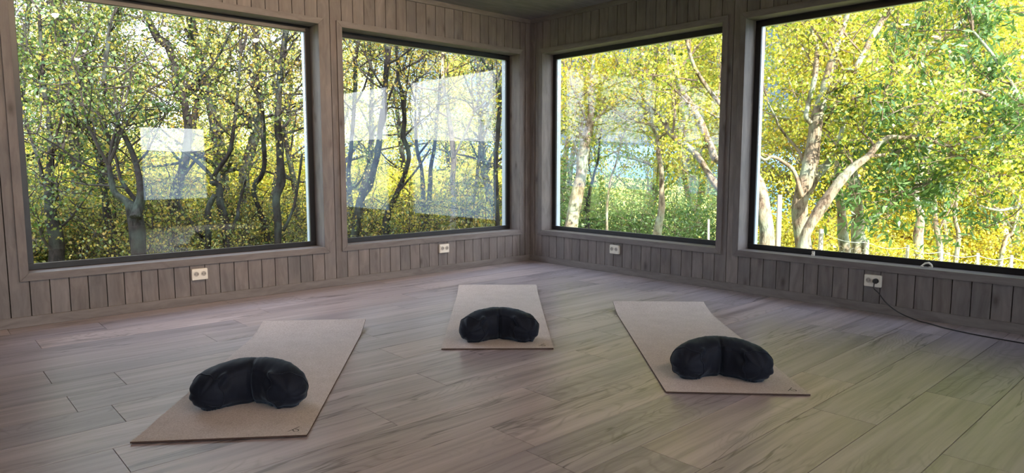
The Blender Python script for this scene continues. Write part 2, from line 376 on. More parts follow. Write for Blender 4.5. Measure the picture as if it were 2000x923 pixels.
# ------------------------------------------------------------------ wall sockets
def socket(px, py, side, label, plugged=False):
    c = onwall(side, px, py, 0); t = empty('wall_socket', c); w, h, dp = .118, .088, .026
    s = 1 if side == 'L' else 0
    def B(mb, a0, a1, d0, d1, z0, z1, **k):
        if side == 'L': mb.box((a0, -d1, z0), (a1, -d0, z1), **k)
        else: mb.box((-d1, a0, z0), (-d0, a1, z1), **k)
    # local along-wall coordinate grows to the right as seen from the room: +x on the left wall, -y on the right wall
    hb = MB(); B(hb, -w/2, w/2, .0003, dp, -h/2, h/2)
    house = hb.build('housing', M['white'], t, bevel=.006)
    for k in (-1, 1):
        r = MB(); ax = 'y' if side == 'L' else 'x'
        cc = (k*.027, -(dp+.0006), .004) if side == 'L' else (-(dp+.0006), -k*.027, .004)
        sg = -1
        r.lathe([(.0215, .0004), (.0215, .0035*sg), (.0185, .0035*sg), (.0180, .0006*sg)], 28, cc, ax)
        f = r.build('socket_well', M['white'], t, smooth=False)
        q = MB(); q.lathe([(.0178, -.0007), (.0178, -.0011)], 28, cc, ax); inner = q.build('well_floor', M['socketgrey'], f)
        for kk in (-1, 1):
            hm = MB(); c2 = (cc[0]+kk*.0095, cc[1]-.0012, cc[2]) if side == 'L' else (cc[0]-.0012, cc[1]+kk*.0095, cc[2])
            hm.lathe([(.0030, 0), (.0030, -.0006)], 12, c2, ax); hm.build('pin_hole', M['dark'], f)
    tag(t, label, 'socket', 'double wall sockets below the windows'); return t, c
socket(388.5, 534.5, 'L', 'white double wall socket below the leftmost window')
socket(865.5, 484.5, 'L', 'white double wall socket below the window just left of the corner')
socket(1202.5, 486.5, 'R', 'white double wall socket below the window just right of the corner')
s4, c4 = socket(1706.5, 547.5, 'R', 'cream double wall socket with a black plug in its right half')
pc = empty('power_cable', c4)
pl = MB(); pl.lathe([(.006, -.0305), (.018, -.031), (.019, -.036), (.019, -.050), (.015, -.062), (.008, -.064)], 24, (0, -.027, .004), 'x')
pl.build('plug', M['dark'], pc, smooth=False, bevel=.001)
base = Vector(c4)
cpts = [base + Vector((-.062, -.027, .004)), base + Vector((-.076, -.030, -.012)), base + Vector((-.082, -.034, -.045))]
for (x, y, off) in [(1716, 572, -.09), (1728, 588, -.105), (1745, 603, -.13), (1766, 615, -.165)]: cpts.append(onwall('R', x, y, off))
for (x, y) in [(1800, 628), (1850, 641), (1910, 654), (2000, 670), (2120, 690), (2300, 720)]: cpts.append(onz(x, y, .0045))
def smoothpts(p, n=6):
    out = []
    for i in range(len(p)-1):
        a, b, c, d = p[max(i-1,0)], p[i], p[i+1], p[min(i+2, len(p)-1)]
        for j in range(n):
            t = j/n; out.append(.5*((2*b) + (c-a)*t + (2*a-5*b+4*c-d)*t*t + (3*b-a-3*c+d)*t**3))
    out.append(p[-1]); return out
sm = smoothpts(cpts)
for p in sm: p.z = max(p.z, .0042)
cm = MB(); cm.tube([p - base for p in sm], [.0040]*len(sm), 8); cm.build('cord', M['dark'], pc, smooth=True)
tag(pc, 'black power cable running from the wall socket across the floor at right', 'cable')

# window clips on the sill of the far right window
def clip(px, py, shape, label):
    p = onwall('R', px, py, .10); p.z = ZOB; t = MB()
    if shape == 'block':
        t.box((-.008, -.011, 0), (.010, .011, .012)); t.box((.000, -.011, .012), (.010, .011, .036)); t.tube([(-.002, 0, .012), (-.002, 0, .022)], [.004, .003], 10)
    else:
        t.box((-.008, -.036, 0), (.008, -.012, .005)); t.tube([(0,-.034,.006), (0,-.028,.020), (0,-.012,.031), (0,.010,.026), (0,.030,.008), (0,.036,.004)], [.006,.007,.008,.007,.005,.004], 10)
        t.box((-.007, .022, 0), (.007, .040, .005))
    o = t.build('window_clip', M['white'], bevel=.001, loc=p); tag(o, label, 'clip', 'window clips on the sill of the far right window')
clip(1588, 494, 'block', 'small white upright clip on the left part of the far right window sill')
clip(1810, 519, 'hook', 'small white hooked clip on the far right window sill above the plugged socket')

# ------------------------------------------------------------------ yoga mats
def yoga_mat(nl, nr, fr_, fl_, h, label, ncurl=0.0):
    A, B = onz(*nl, .006), onz(*nr, .006); Cc, D = onz(*fr_, h), onz(*fl_, h)
    org = Vector(((A.x+B.x+Cc.x+D.x)/4, (A.y+B.y+Cc.y+D.y)/4, 0)); t = empty('yoga_mat', org)
    ns, nv = 80, 14; th = .0072
    top = []; 
    def prof(s):
        L = 2.1; d = (1-s)*L; z = 0.0006
        if d < .34: q = 1 - d/.34; z += (h-.006) * (q**1.7)
        e = s*L
        if e < .10: z += ncurl * (1 - e/.10)**2
        return z
    mb = MB(); vs = []
    for layer in (1, 0):
        for i in range(ns+1):
            s = i/ns
            for j in range(nv+1):
                v = j/nv; p = (A.lerp(B, v)).lerp(D.lerp(Cc, v), s) - org
                z = prof(s) + .0006*noise.noise(Vector((p.x*5, p.y*5, 3)))*(1 if s > .8 else 0)
                vs.append((p.x, p.y, max(z, .0004) + th*layer))
    n1 = (ns+1)*(nv+1); id_ = lambda l, i, j: l*n1 + i*(nv+1) + j
    ft = [(id_(0,i,j), id_(0,i,j+1), id_(0,i+1,j+1), id_(0,i+1,j)) for i in range(ns) for j in range(nv)]
    fbm = [(id_(1,i,j), id_(1,i+1,j), id_(1,i+1,j+1), id_(1,i,j+1)) for i in range(ns) for j in range(nv)]
    fs = []
    for i in range(ns): fs += [(id_(0,i,0), id_(0,i+1,0), id_(1,i+1,0), id_(1,i,0)), (id_(0,i+1,nv), id_(0,i,nv), id_(1,i,nv), id_(1,i+1,nv))]
    for j in range(nv): fs += [(id_(0,0,j+1), id_(0,0,j), id_(1,0,j), id_(1,0,j+1)), (id_(0,ns,j), id_(0,ns,j+1), id_(1,ns,j+1), id_(1,ns,j))]
    mb.add(vs, ft, .5, 0); 
    b = MB(); mb.f += fbm + fs; mb.c += [.5]*(len(fbm)+len(fs)); mb.m += [1]*(len(fbm)+len(fs))
    me = mb.build('mat_sheet', [M['cork'], M['matback']], t)
    # printed mark near the right front corner
    U = (B - A).normalized(); W = ((D+Cc)/2 - (A+B)/2); W.z = 0; W.normalize(); U.z = 0
    o = B - U*.062 + W*.075 - org; z = th + .0006 + .0006
    def st(pts, w):
        m = MB(); P = [o + U*x + W*y for x, y in pts]; vs = []
        for i, p in enumerate(P):
            d_ = (P[min(i+1,len(P)-1)] - P[max(i-1,0)]); d_.z = 0; d_.normalize(); nrm = Vector((-d_.y, d_.x, 0))
            for q in (-w, w): vs.append((p.x+nrm.x*q, p.y+nrm.y*q, z)); 
        n = len(vs); vs += [(a, b, c+.0003) for a, b, c in vs]
        f = []
        for i in range(len(P)-1):
            a = 2*i; f += [(a, a+2, a+3, a+1), (n+a, n+a+1, n+a+3, n+a+2), (a, n+a, n+a+2, a+2), (a+1, a+3, n+a+3, n+a+1)]
        return vs, f
    mk = MB()
    for pts, w in (([(-.024,-.030), (-.012,-.014), (.001,.004), (.013,.022)], .0016), ([(-.006,-.006), (-.004,-.018), (.003,-.027), (.012,-.029), (.018,-.024), (.018,-.014), (.011,-.007), (.003,-.004)], .0018)):
        vs_, f_ = st(pts, w); mk.add(vs_, f_)
    lm = mk.build('printed_mark', M['ink'], t); lm['label'] = 'small black printed sign near the front right corner'
    tag(t, label, 'yoga mat', 'cork yoga mats on the floor')
    return t, A, B, Cc, D
m1 = yoga_mat((254,865), (599,851), (714,622.5), (514,627), .050, 'pale cork yoga mat on the left, lying diagonally towards the corner', .004)
m2 = yoga_mat((862,681), (1081,680), (1048,556), (896,556), .040, 'pale cork yoga mat in the middle, the one nearest the room corner', .001)
m3 = yoga_mat((1301,765.5), (1583,771), (1374,589), (1197,588), .050, 'pale cork yoga mat on the right, its far left corner curled up', .002)

# ------------------------------------------------------------------ crescent cushions
def cushion(px, py, ang, label, seed, wscale=1.0):
    c = onz(px, py, .0065); t = empty('meditation_cushion', (c.x, c.y, .0066), math.atan2(CAM.y-c.y, CAM.x-c.x) + PI/2 + ang)
    nt_, nph = 150, 88; Rc = .200*wscale; A = math.radians(84); rs = random.Random(seed)
    H, Wd = .212*wscale, .205*wscale
    ph0 = rs.uniform(0, 6); 
    def ctr(a): return Vector((Rc*math.sin(a), -Rc + Rc*math.cos(a) + .05, 0)), Vector((math.sin(a), math.cos(a), 0))
    def P(s, phi, extra=0.0):
        # s in -1..1 along the crescent, phi around; phi=0 convex side (away), pi = concave side (camera)
        lim = 1.0; a = s*A; aa = abs(s)
        cap = 1.0
        e = .60
        if aa > e:
            q = (aa-e)/(1-e); cap = max(0.0, 1 - q**2.3)**(1/2.0)
        cc, n = ctr(a)
        cp, sp_ = math.cos(phi), math.sin(phi)
        pw = .88
        x = math.copysign(abs(cp)**pw, cp); z = math.copysign(abs(sp_)**pw, sp_)
        hw = Wd/2*cap*(1.0 - .06*math.exp(-(s/.12)**2)); hh = H/2*(1-.26*s*s)*(cap**.75)
        # concave centre crease and seams
        d = 0.0
        if cp < .3: d -= .013*math.exp(-(s/.055)**2)*min(1, (.3-cp)*.9)
        d -= .0015*math.exp(-(s/.012)**2)
        frontness = max(0, -cp)
        ps = math.atan2(z, -x) # 0 = front middle, pi/2 top
        d -= .0035*math.exp(-((ps-.62)/.045)**2)*(1 if abs(s) < .86 else .4)
        d += .0030*math.exp(-((ps-.70)/.06)**2)
        # gathered pleats towards each end
        g = max(0, (aa-.45)/.55)
        d += .0060*g*math.sin(9*phi + ph0 + 2*s) * (.5 + .5*math.sin(3*phi+seed))
        # ear fold on the front of each end: a tucked pocket under a lip
        for sg in (-1, 1):
            ds = (s - sg*.72)
            d -= .020*math.exp(-(ds/.12)**2)*math.exp(-((ps-.42)/.22)**2)
            d += .017*math.exp(-((ds-sg*.02)/.15)**2)*math.exp(-((ps-.84)/.115)**2)
        pos0 = cc + n*(x*hw) + Vector((0,0,H/2*(1-.26*s*s) + z*hh))
        # fine wrinkles
        d += .0028*noise.noise(Vector((pos0.x*16+seed, pos0.y*16, pos0.z*24))) + .0016*noise.noise(Vector((pos0.x*60, pos0.y*22, pos0.z*30+seed)))
        for kk in range(-2, 3): d -= .0013*math.exp(-((s-.03*kk*1.6)/.012)**2)*math.exp(-((ps-.75)/.35)**2)
        d = (d + extra)*min(1, cap*1.5)
        end = Vector((math.cos(a), -math.sin(a), 0))*(math.copysign(max(0, aa-e), s)*0.0)
        p = pos0 + (n*x + Vector((0,0,z)))*d + end
        if p.z < .012: p.z = .0002 + p.z*.25 if p.z > 0 else .0002
        return p
    mb = MB(); vs = []
    for i in range(nt_+1):
        s = -1 + 2*i/nt_; s = math.copysign(1-(1-abs(s))**1.25, s)
        for j in range(nph): vs.append(P(s, 2*PI*j/nph))
    fs = [(i*nph+j, (i+1)*nph+j, (i+1)*nph+(j+1)%nph, i*nph+(j+1)%nph) for i in range(nt_) for j in range(nph)]
    fs += [tuple(range(nph)), tuple(nt_*nph+j for j in reversed(range(nph)))]
    mb.add(vs, fs); mb.build('cushion_cover', M['fabric'], t, smooth=True)
    # piping: ring seam near each end, and the middle seam
    for s0, r in ((-.80, .0024), (.80, .0024), (0.0, .0016)):
        q = MB(); pts = [P(s0 + .035*math.sin(2*j*2*PI/72)*(1 if s0 else 0), 2*PI*j/72, .0008) for j in range(73)]
        pts = [p for p in pts if p.z > .004]
        # order the visible arc starting behind the cushion foot
        js = [j for j in range(72) if P(s0, 2*PI*j/72, 0).z > .004]
        q2 = []
        start = next((j for j in range(72) if j in js and (j-1) % 72 not in js), 0)
        for m_ in range(len(js)): 
            j = (start + m_) % 72; q2.append(P(s0 + (.03*math.sin(2*j*2*PI/72) if s0 else 0), 2*PI*j/72, .0008 if s0 else -.0005))
        q.tube(q2, [r]*len(q2), 6); q.build('seam', M['fabric'], t, smooth=True)
    tag(t, label, 'cushion', 'crescent meditation cushions on the mats')
    return t
cushion(494, 788, math.radians(-17), 'dark navy crescent cushion on the left mat', 2, .93)
cushion(975, 663, math.radians(0), 'dark navy crescent cushion on the middle mat near the corner', 5, .90)
cushion(1406, 735, math.radians(9), 'dark navy crescent cushion on the right mat', 9, .915)

# ------------------------------------------------------------------ ceiling downlights
def downlight():
    t = empty('ceiling_spotlight'); r = MB(); r.lathe([(.036, -.001), (.047, -.001), (.049, -.006), (.036, -.009)], 28); r.build('trim_ring', M['white'], t)
    e, nt, out = newmat('lamp_face'); em = N(nt, 'ShaderNodeEmission', {'Color': (1, .62, .30, 1), 'Strength': 120.0}); nt.links.new(em.outputs[0], out.inputs[0])
    l = MB(); l.lathe([(.0355, -.0015), (.0355, -.0085), (.033, -.0135), (.022, -.0175)], 24); l.build('lamp_face', e, t)
    return t
def beam(name, power, col, cone):
    L = bpy.data.lights.new(name, 'SPOT'); L.energy = power; L.color = col; L.spot_size = math.radians(cone); L.spot_blend = .9; L.shadow_soft_size = .03; return L
WASH = beam('wall_wash_beam', P_WASH, (1, .72, .48), 95); DOWN = beam('down_beam', P_DOWN, (1, .90, .84), 140)
proto = downlight(); where = [(-4.9,-2.75), (-3.9,-2.7), (-2.85,-2.7), (-1.8,-2.7), (-5.4,-6.0), (-4.3,-6.0), (-3.15,-6.0), (-2.03,-6.0)]
names = ['first', 'second', 'third', 'fourth']
for i, (x, y) in enumerate(where):
    o = proto if i == 0 else copy_tree(proto)
    o.location = (x, y, ZC)
    lo = bpy.data.objects.new('beam', WASH if i < 4 else DOWN); COL.objects.link(lo); lo.parent = o; lo.location = (0, 0, -.012)
    lo.rotation_euler = (math.radians(67 if i < 4 else 0), 0, 0)
    tag(o, 'small round warm ceiling spotlight, the %s from the left in the %s row' % (names[i % 4], 'window-side' if i < 4 else 'back'), 'ceiling light', 'warm spotlights in the ceiling')

# ------------------------------------------------------------------ ground, sea, hills, sky
def smooth(a, b, x):
    t = min(1, max(0, (x-a)/(b-a))); return t*t*(3-2*t)
def gz(x, y):
    z = -.45 - .128*max(0, x)*(1 - smooth(4, 30, y)) - .10*max(0, YB - y - 2)*.6
    s = x - .85*y
    z -= 14*smooth(20, 75, s)*(1) + 14*smooth(4, 60, YB - y) + 10*smooth(10, 60, -x-.4*max(0,y)-8)
    z += .10*noise.noise(Vector((x*.25, y*.25, 0)))
    return max(z, -18)
gm = MB(); n = 110; vs = []
def gp(k): t = (k/n*2-1); return math.copysign(abs(t)**2.2*170, t)
for i in range(n+1):
    for j in range(n+1):
        x, y = gp(i)-2, gp(j)+2; vs.append((x, y, gz(x, y) if not (XB-.3 < x < .3 and YB-.3 < y < .3) else -.5))
gm.add(vs, [(i*(n+1)+j, (i+1)*(n+1)+j, (i+1)*(n+1)+j+1, i*(n+1)+j+1) for i in range(n) for j in range(n)])
def grass_mat():
    m, nt, out = newmat('meadow_ground'); tc = N(nt, 'ShaderNodeTexCoord')
    a = N(nt,'ShaderNodeTexNoise',{'Vector':tc.outputs['Object'],'Scale':.35,'Detail':5.0}).outputs[0]; b = N(nt,'ShaderNodeTexNoise',{'Vector':tc.outputs['Object'],'Scale':18.0,'Detail':5.0}).outputs[0]
    c = mix(nt, ramp(nt, a, [(.35,(.20,.26,.07)),(.65,(.40,.40,.12))]), ramp(nt, b, [(.3,(.6,.6,.6)),(.7,(1.2,1.2,1.1))]), 1.0, 'MULTIPLY')
    p = N(nt,'ShaderNodeBsdfPrincipled',{'Base Color':c,'Roughness':.9,'Specular IOR Level':.1}); nt.links.new(p.outputs[0], out.inputs[0]); return m
o = gm.build('ground', grass_mat(), smooth=True); o['kind'] = 'structure'
se = MB(); se.add([(-9000,-9000,-15),(9000,-9000,-15),(9000,9000,-15),(-9000,9000,-15)], [(0,1,2,3)])
def sea_mat():
    m, nt, out = newmat('fjord_water'); tc = N(nt,'ShaderNodeTexCoord'); a = N(nt,'ShaderNodeTexNoise',{'Vector':tc.outputs['Object'],'Scale':.3,'Detail':4.0})
    bp = N(nt,'ShaderNodeBump',{'Height':a.outputs[0],'Strength':.3,'Distance':.5})
    p = N(nt,'ShaderNodeBsdfPrincipled',{'Base Color':(.10,.20,.30,1),'Roughness':.5,'Specular IOR Level':.25,'Normal':bp.outputs[0]}); nt.links.new(p.outputs[0], out.inputs[0]); return m
o = se.build('sea', sea_mat()); o['kind'] = 'structure'
hl = MB(); vs = []; nh = 160
for i in range(nh+1):
    a = 2*PI*i/nh; R_ = 4200
    h = 120 + 110*noise.noise(Vector((math.cos(a)*2.2, math.sin(a)*2.2, 4))) + 35*noise.noise(Vector((math.cos(a)*9, math.sin(a)*9, 1)))
    for rr, hh in ((R_-500, -16), (R_-150, h*.5), (R_, h), (R_+600, h*.9), (R_+900, -16)): vs.append((rr*math.cos(a), rr*math.sin(a), hh))
hl.add(vs, [(i*5+j, (i+1)*5+j, (i+1)*5+j+1, i*5+j+1) for i in range(nh) for j in range(4)])
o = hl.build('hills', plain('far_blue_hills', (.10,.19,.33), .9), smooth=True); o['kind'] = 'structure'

W = bpy.data.worlds.new('sky'); SC.world = W; W.use_nodes = True; nt = W.node_tree; nt.nodes.clear()
tc = N(nt, 'ShaderNodeTexCoord'); sx = N(nt, 'ShaderNodeSeparateXYZ', {0: tc.outputs['Generated']})
g = ramp(nt, sx.outputs['Z'], [(0, (.62,.80,1.0)), (.08, (.50,.74,1.0)), (.35, (.32,.62,.98)), (.8, (.20,.42,.80))])
nrm = tc.outputs['Generated']
proj = N(nt, 'ShaderNodeVectorMath', {0: nrm, 1: (1,1,2.4)}, operation='MULTIPLY').outputs[0]
cl = N(nt, 'ShaderNodeTexNoise', {'Vector': proj, 'Scale': 2.2, 'Detail': 7.0, 'Roughness': .55}).outputs[0]
clear = N(nt, 'ShaderNodeVectorMath', {0: nrm, 1: (.92, .30, .25)}, operation='DOT_PRODUCT').outputs['Value']
bank = math_(nt, 'MULTIPLY_ADD', ramp(nt, clear, [(.62, (0,0,0)), (.92, (1,1,1))]), -.40, .16)
high = ramp(nt, sx.outputs['Z'], [(.55, (0,0,0)), (.85, (1,1,1))])
bank = math_(nt, 'MULTIPLY_ADD', high, -.12, bank)
cf = ramp(nt, math_(nt, 'ADD', cl, bank), [(.44, (0,0,0)), (.60, (1,1,1))])
skyc = mix(nt, g, ramp(nt, math_(nt, 'MULTIPLY_ADD', sx.outputs['Y'], .5, .5), [(.30, (1,1.05,1.15)), (.62, (.66,.73,.88))]), cf)
skyc = mix(nt, skyc, N(nt, 'ShaderNodeVectorMath', {0: skyc, 3: 7.2}, operation='SCALE').outputs[0], cf)
skyc = mix(nt, skyc, ramp(nt, sx.outputs['X'], [(.42, (1,1,1)), (.72, (.55,.56,.58))]), 1.0, 'MULTIPLY')
bg = N(nt, 'ShaderNodeBackground', {'Color': skyc, 'Strength': 1.0}); wo = N(nt, 'ShaderNodeOutputWorld', {0: bg.outputs[0]})
sl = bpy.data.lights.new('sun', 'SUN'); sl.energy = 13.5; sl.color = (1, .92, .78); sl.angle = math.radians(.6)
so = bpy.data.objects.new('sun', sl); COL.objects.link(so)
sd = Vector((-.12, -1, .56)).normalized(); so.rotation_euler = sd.to_track_quat('Z', 'Y').to_euler(); so.location = (0, -30, 20)

# ------------------------------------------------------------------ fence beyond the right wall
fpts = []
for (px, top, wpx, D) in [(1604.5,447,9,8.0), (1693,468,9,8.4), (1773,478,6,8.8), (1839,487,6,9.2), (1910,494,6,9.6), (1976,498,6,10.0), (2040,503,6,10.4)]:
    p = at(px, top, D); fpts.append((p, wpx/2*D/F))
fen = empty('wire_fence', (fpts[0][0].x, fpts[0][0].y, gz(fpts[0][0].x, fpts[0][0].y))); L0 = Vector(fen.location)
rp = random.Random(3)
for p, r in fpts:
    mb = MB(); zg = gz(p.x, p.y) - .1; b = Vector((p.x+rp.uniform(-.03,.03), p.y, zg))
    mb.tube([b-L0, b.lerp(p, .5)-L0, p-L0-Vector((0,0,.01)), p-L0], [r*1.05, r, r, r*.8], 10, wob=.15); mb.build('post', M['postwood'], fen, smooth=True)
wm = MB()
for i in range(len(fpts)-1):
    a, b = fpts[i][0], fpts[i+1][0]
    for dz, sag in ((.03, .05), (.55, .03), (.9, .02)):
        wm.tube([a.lerp(b, t/8)-L0-Vector((0,0,dz + sag*math.sin(PI*t/8))) for t in range(9)], [.0035]*9, 5)
wm.build('wire', M['wire'], fen)
nm = MB()
for i in range(len(fpts)-1):
    a, b = fpts[i][0], fpts[i+1][0]; ln = (b-a).length; cols = int(ln/.12)
    def hp(u, w): return a.lerp(b, u/cols) - L0 - Vector((0,0,.10 + w*.052 + .05*math.sin(PI*u/cols)))
    for c_ in range(cols):
        for r_ in range(14):
            u = c_ + (.5 if r_ % 2 else 0)
            nm.tube([hp(u, r_), hp(u+.5, r_+.5), hp(u+.5, r_+1)], [.0016]*3, 3, cap=False)
            nm.tube([hp(u+.5, r_+.5), hp(min(u+1, cols), r_)], [.0016]*2, 3, cap=False)
nm.build('netting', M['wire'], fen)
tag(fen, 'sagging wire fence with pale posts seen through the far right window', 'fence')
def stake(p0, p1, r, label):
    a = Vector(p1); g0 = gz(a.x, a.y); b = Vector((Vector(p0).x, Vector(p0).y, g0-.1)); mb = MB()
    mb.tube([b-b, b.lerp(a, .35)-b, b.lerp(a,.7)-b, a-b], [r*1.1, r, r*.95, r*.8], 10, wob=.2); o = mb.build('fence_post', M['postwood'], smooth=True, loc=b); tag(o, label, 'post')
stake(at(1519,477,7.6), at(1523.5,380,7.6), 11/2*7.6/F, 'tall weathered post standing beside the mossy trunk in the far right window')
stake(at(1386,470,8.6), at(1384,428,8.6), 5/2*8.6/F, 'short grey stake at the lower right of the window just right of the corner')

# ------------------------------------------------------------------ trees
def leaf_arrays(cl, size, aspect, r):
    """cl: list of (pos, spread, n, var) -> vertices of folded four-cornered leaves"""
    tot = sum(c[2] for c in cl)
    pos = np.empty((tot, 3)); var = np.empty(tot); i = 0
    for p, sp, n, va in cl:
        pos[i:i+n] = np.array(p) + r.normal(0, 1, (n, 3))*sp*np.array([1,1,.8]); var[i:i+n] = va + r.normal(0, .13, n); i += n
    d = r.normal(0, 1, (tot, 3)); d[:, 2] -= .5; d /= np.linalg.norm(d, axis=1)[:, None]
    e = r.normal(0, 1, (tot, 3)); e -= d*(e*d).sum(1)[:, None]; e /= np.linalg.norm(e, axis=1)[:, None]
    nn = np.cross(d, e); L = size*r.uniform(.65, 1.25, tot)[:, None]; Wd = L*aspect
    V = np.empty((tot, 4, 3)); V[:, 0] = pos; V[:, 1] = pos + d*L*.48 + e*Wd*.5 + nn*L*.10; V[:, 2] = pos + d*L; V[:, 3] = pos + d*L*.45 - e*Wd*.5 + nn*L*.10
    return V.reshape(-1, 3), np.clip(var, 0, 1)
def leaf_mesh(name, cl, mat, parent, size, aspect, seed):
    r = np.random.default_rng(seed); V, var = leaf_arrays(cl, size, aspect, r); n = len(var)
    me = bpy.data.meshes.new(name); me.vertices.add(4*n); me.vertices.foreach_set('co', V.ravel().astype(np.float32))
    me.loops.add(4*n); me.loops.foreach_set('vertex_index', np.arange(4*n, dtype=np.int32))
    me.polygons.add(n); me.polygons.foreach_set('loop_start', np.arange(0, 4*n, 4, dtype=np.int32))
    a = me.attributes.new('var', 'FLOAT', 'FACE'); a.data.foreach_set('value', var.astype(np.float32))
    me.materials.append(mat); me.update(calc_edges=True); me.validate()
    o = bpy.data.objects.new(name, me); COL.objects.link(o); o.parent = parent; return o
def rv(r, up=0.0):
    v = Vector((r.gauss(0,1), r.gauss(0,1), r.gauss(0,1)+up)); return v.normalized()
def twig(wood, cl, p, d, length, rad, r, depth, dens, cv, sp):
    n = 5; pts = [p]; dd = d.copy()
    for i in range(n):
        dd = (dd + rv(r, .25)*.28).normalized(); pts.append(pts[-1] + dd*length/n)
    wood.tube(pts, [rad*(1-.75*i/n) for i in range(n+1)], 4 if rad < .012 else 6, cap=False)
    if depth > 0:
        for i in range(1, n+1):
            for _ in range(2 if i > 1 else 1):
                twig(wood, cl, pts[i], (dd*.5 + rv(r, .1)).normalized(), length*r.uniform(.35,.6), rad*.5, r, depth-1, dens, cv, sp)
    else:
        for i in range(1, n+1):
            k = int(dens*r.uniform(.4, 1.3))
            if k > 0: cl.append((pts[i], sp, k, cv + r.gauss(0, .12)))
TREES = 0
def px_tree(limbs, D, label, side, name='tree', dens=5, tw=.30, zmin=1.0, cv=.5, size=.046, asp=.75, tlen=1.0, group=None, sp=.07, leaf=None, pale=False, maxtw=400, depth=1, skipleaf=()):
    """limbs: polylines of (px, py, width px[, distance]) taken at their own distance; the first one stands on the ground"""
    global TREES; TREES += 1; r = random.Random(100+TREES*7)
    wood = MB(); tws = MB(); cl = []
    lines = []
    for li, lb in enumerate(limbs):
        pts = []; drift = 0
        for k_, q in enumerate(lb):
            dD = q[3] if len(q) > 3 else D
            if li: drift += r.uniform(-.10, .16)
            dd = dD + (drift if len(q) <= 3 else 0)
            pts.append((at(q[0], q[1], dd), q[2]/2*dd/F))
        if li == 0:
            p0, r0 = pts[0]; zg = gz(p0.x, p0.y) - .15
            if p0.z > zg + .05:
                dirn = (pts[0][0]-pts[1][0]); dirn = dirn.normalized() if dirn.z < 0 else Vector((0,0,-1)); dirn = (dirn + Vector((0,0,-1.5))).normalized()
                L = (p0.z - zg)/max(.3, -dirn.z); pts = [(p0 + dirn*L, r0*1.3), (p0 + dirn*L*.75, r0*1.05)] + pts
        P = smoothpts([Vector(a) for a, b in pts], 5); Rr = []
        for i in range(len(pts)-1): Rr += [pts[i][1] + (pts[i+1][1]-pts[i][1])*j/5 for j in range(5)]
        Rr.append(pts[-1][1]); lines.append((P, Rr, li))
    org = lines[0][0][0].copy(); org.z = gz(org.x, org.y)
    for P, Rr, li in lines:
        P2 = [p + Vector((noise.noise(p*3), noise.noise(p*3+Vector((9,0,0))), 0))*min(.03, Rr[i]*.5) for i, p in enumerate(P)]
        wood.tube([p-org for p in P2], Rr, 14 if max(Rr) > .04 else 8, wob=.22)
        if li in skipleaf: continue
        acc = 0
        for i in range(1, len(P)):
            seg = (P[i]-P[i-1]).length; acc += seg
            while acc > tw:
                acc -= tw
                if P[i].z < zmin + r.uniform(-.4, .4): continue
                ax = (P[i]-P[i-1]).normalized(); o_ = rv(r, .3); o_ = (o_ - ax*o_.dot(ax)*.6 + ax*.5).normalized()
                twig(tws, cl, P[i]-org, o_, tlen*r.uniform(.55,1.25), min(Rr[i]*.45, .018), r, depth, dens, cv, sp)
        # crown at the end of the limb
        ax = (P[-1]-P[-2]).normalized()
        if P[-1].z > zmin:
            for _ in range(4): twig(tws, cl, P[-1]-org, (ax + rv(r)*.6).normalized(), tlen*1.2, min(Rr[-1]*.8, .02), r, depth, dens, cv, sp)
    t = empty(name, org); bark = M['bark_left'] if side == 'L' else M['bark_right']
    wood.build('trunk', bark, t, smooth=True)
    if tws.v: tag(tws.build('brushwood', M['twig'] if side == 'L' else M['twig_pale'], t), kind='stuff')
    if cl: leaf_mesh('foliage', cl, leaf or M['leaf_left' if side == 'L' else 'leaf_right'], t, size, asp, TREES)
    tag(t, label, 'tree', group); return t

Lw = 'in the leftmost window'; L2 = 'in the window just left of the corner'; R1 = 'in the window just right of the corner'; R2 = 'in the far right window'
# --- left grove (window 1)
px_tree([[(110,496,28),(107,449,24),(101,425,22),(96,370,17),(98,300,12),(92,220,9),(82,120,7),(76,20,5)],[(101,425,8),(80,330,6),(55,250,6),(45,214,5),(38,150,4)],[(98,300,6),(120,230,4),(135,180,3)]], 8.0,
        'thick dark trunk at the bottom left '+Lw, 'L', dens=4.5, zmin=.1, cv=.42)
px_tree([[(230,493,13),(215,437,15),(206,385,13),(196,320,14),(186,280,14),(172,239,14),(160,215,12),(119,183,6),(85,172,4),(34,152,3)],[(172,239,13),(164,190,11),(166,113,9),(150,60,6)],[(140,200,8),(130,158,8),(130,99,9),(118,50,10),(114,-20,8)],[(196,320,8),(212,300,7),(240,240,4)]], 8.8,
        'leaning dark trunk with three limbs, left of centre '+Lw, 'L', dens=4.5, zmin=.5, cv=.38)
px_tree([[(271,493,28),(265,425,28),(258,405,24),(245,392,13),(221,372,11),(212,323,9)],[(265,425,20),(274,402,20),(277,373,14),(262,308,10),(240,262,9),(228,239,9),(214,197,9),(203,163,8),(206,135,8),(209,99,8),(215,40,6)],[(274,402,10),(250,372,9),(235,350,7)]], 7.6,
        'stout dark trunk with a low fork, centre left '+Lw, 'L', dens=4.5, zmin=.6, cv=.42)
px_tree([[(328,480,24),(334,451,22),(337,409,17),(345,367,17),(357,333,16),(365,290,16),(365,223,15),(359,195,14),(348,161,12),(337,124,12),(328,90,13),(313,82,13),(296,51,13),(285,25,13),(272,-15,12)],[(359,195,7),(380,160,6),(420,120,5),(452,60,4)],[(345,367,6),(376,320,5),(400,300,4)],[(337,124,5),(300,130,4),(262,120,3)]], 9.2,
        'tall dark trunk bending left towards the top of the leftmost window', 'L', dens=4, zmin=1.4, cv=.55)
px_tree([[(405,480,12),(407,423,12),(410,400,11),(420,380,9)],[(396,463,8),(376,437,8),(357,415,7),(340,380,5)]], 8.4, 'short thin trunk with a bare side branch, lower centre '+Lw, 'L', dens=3, zmin=1.0, cv=.5, tlen=.7)
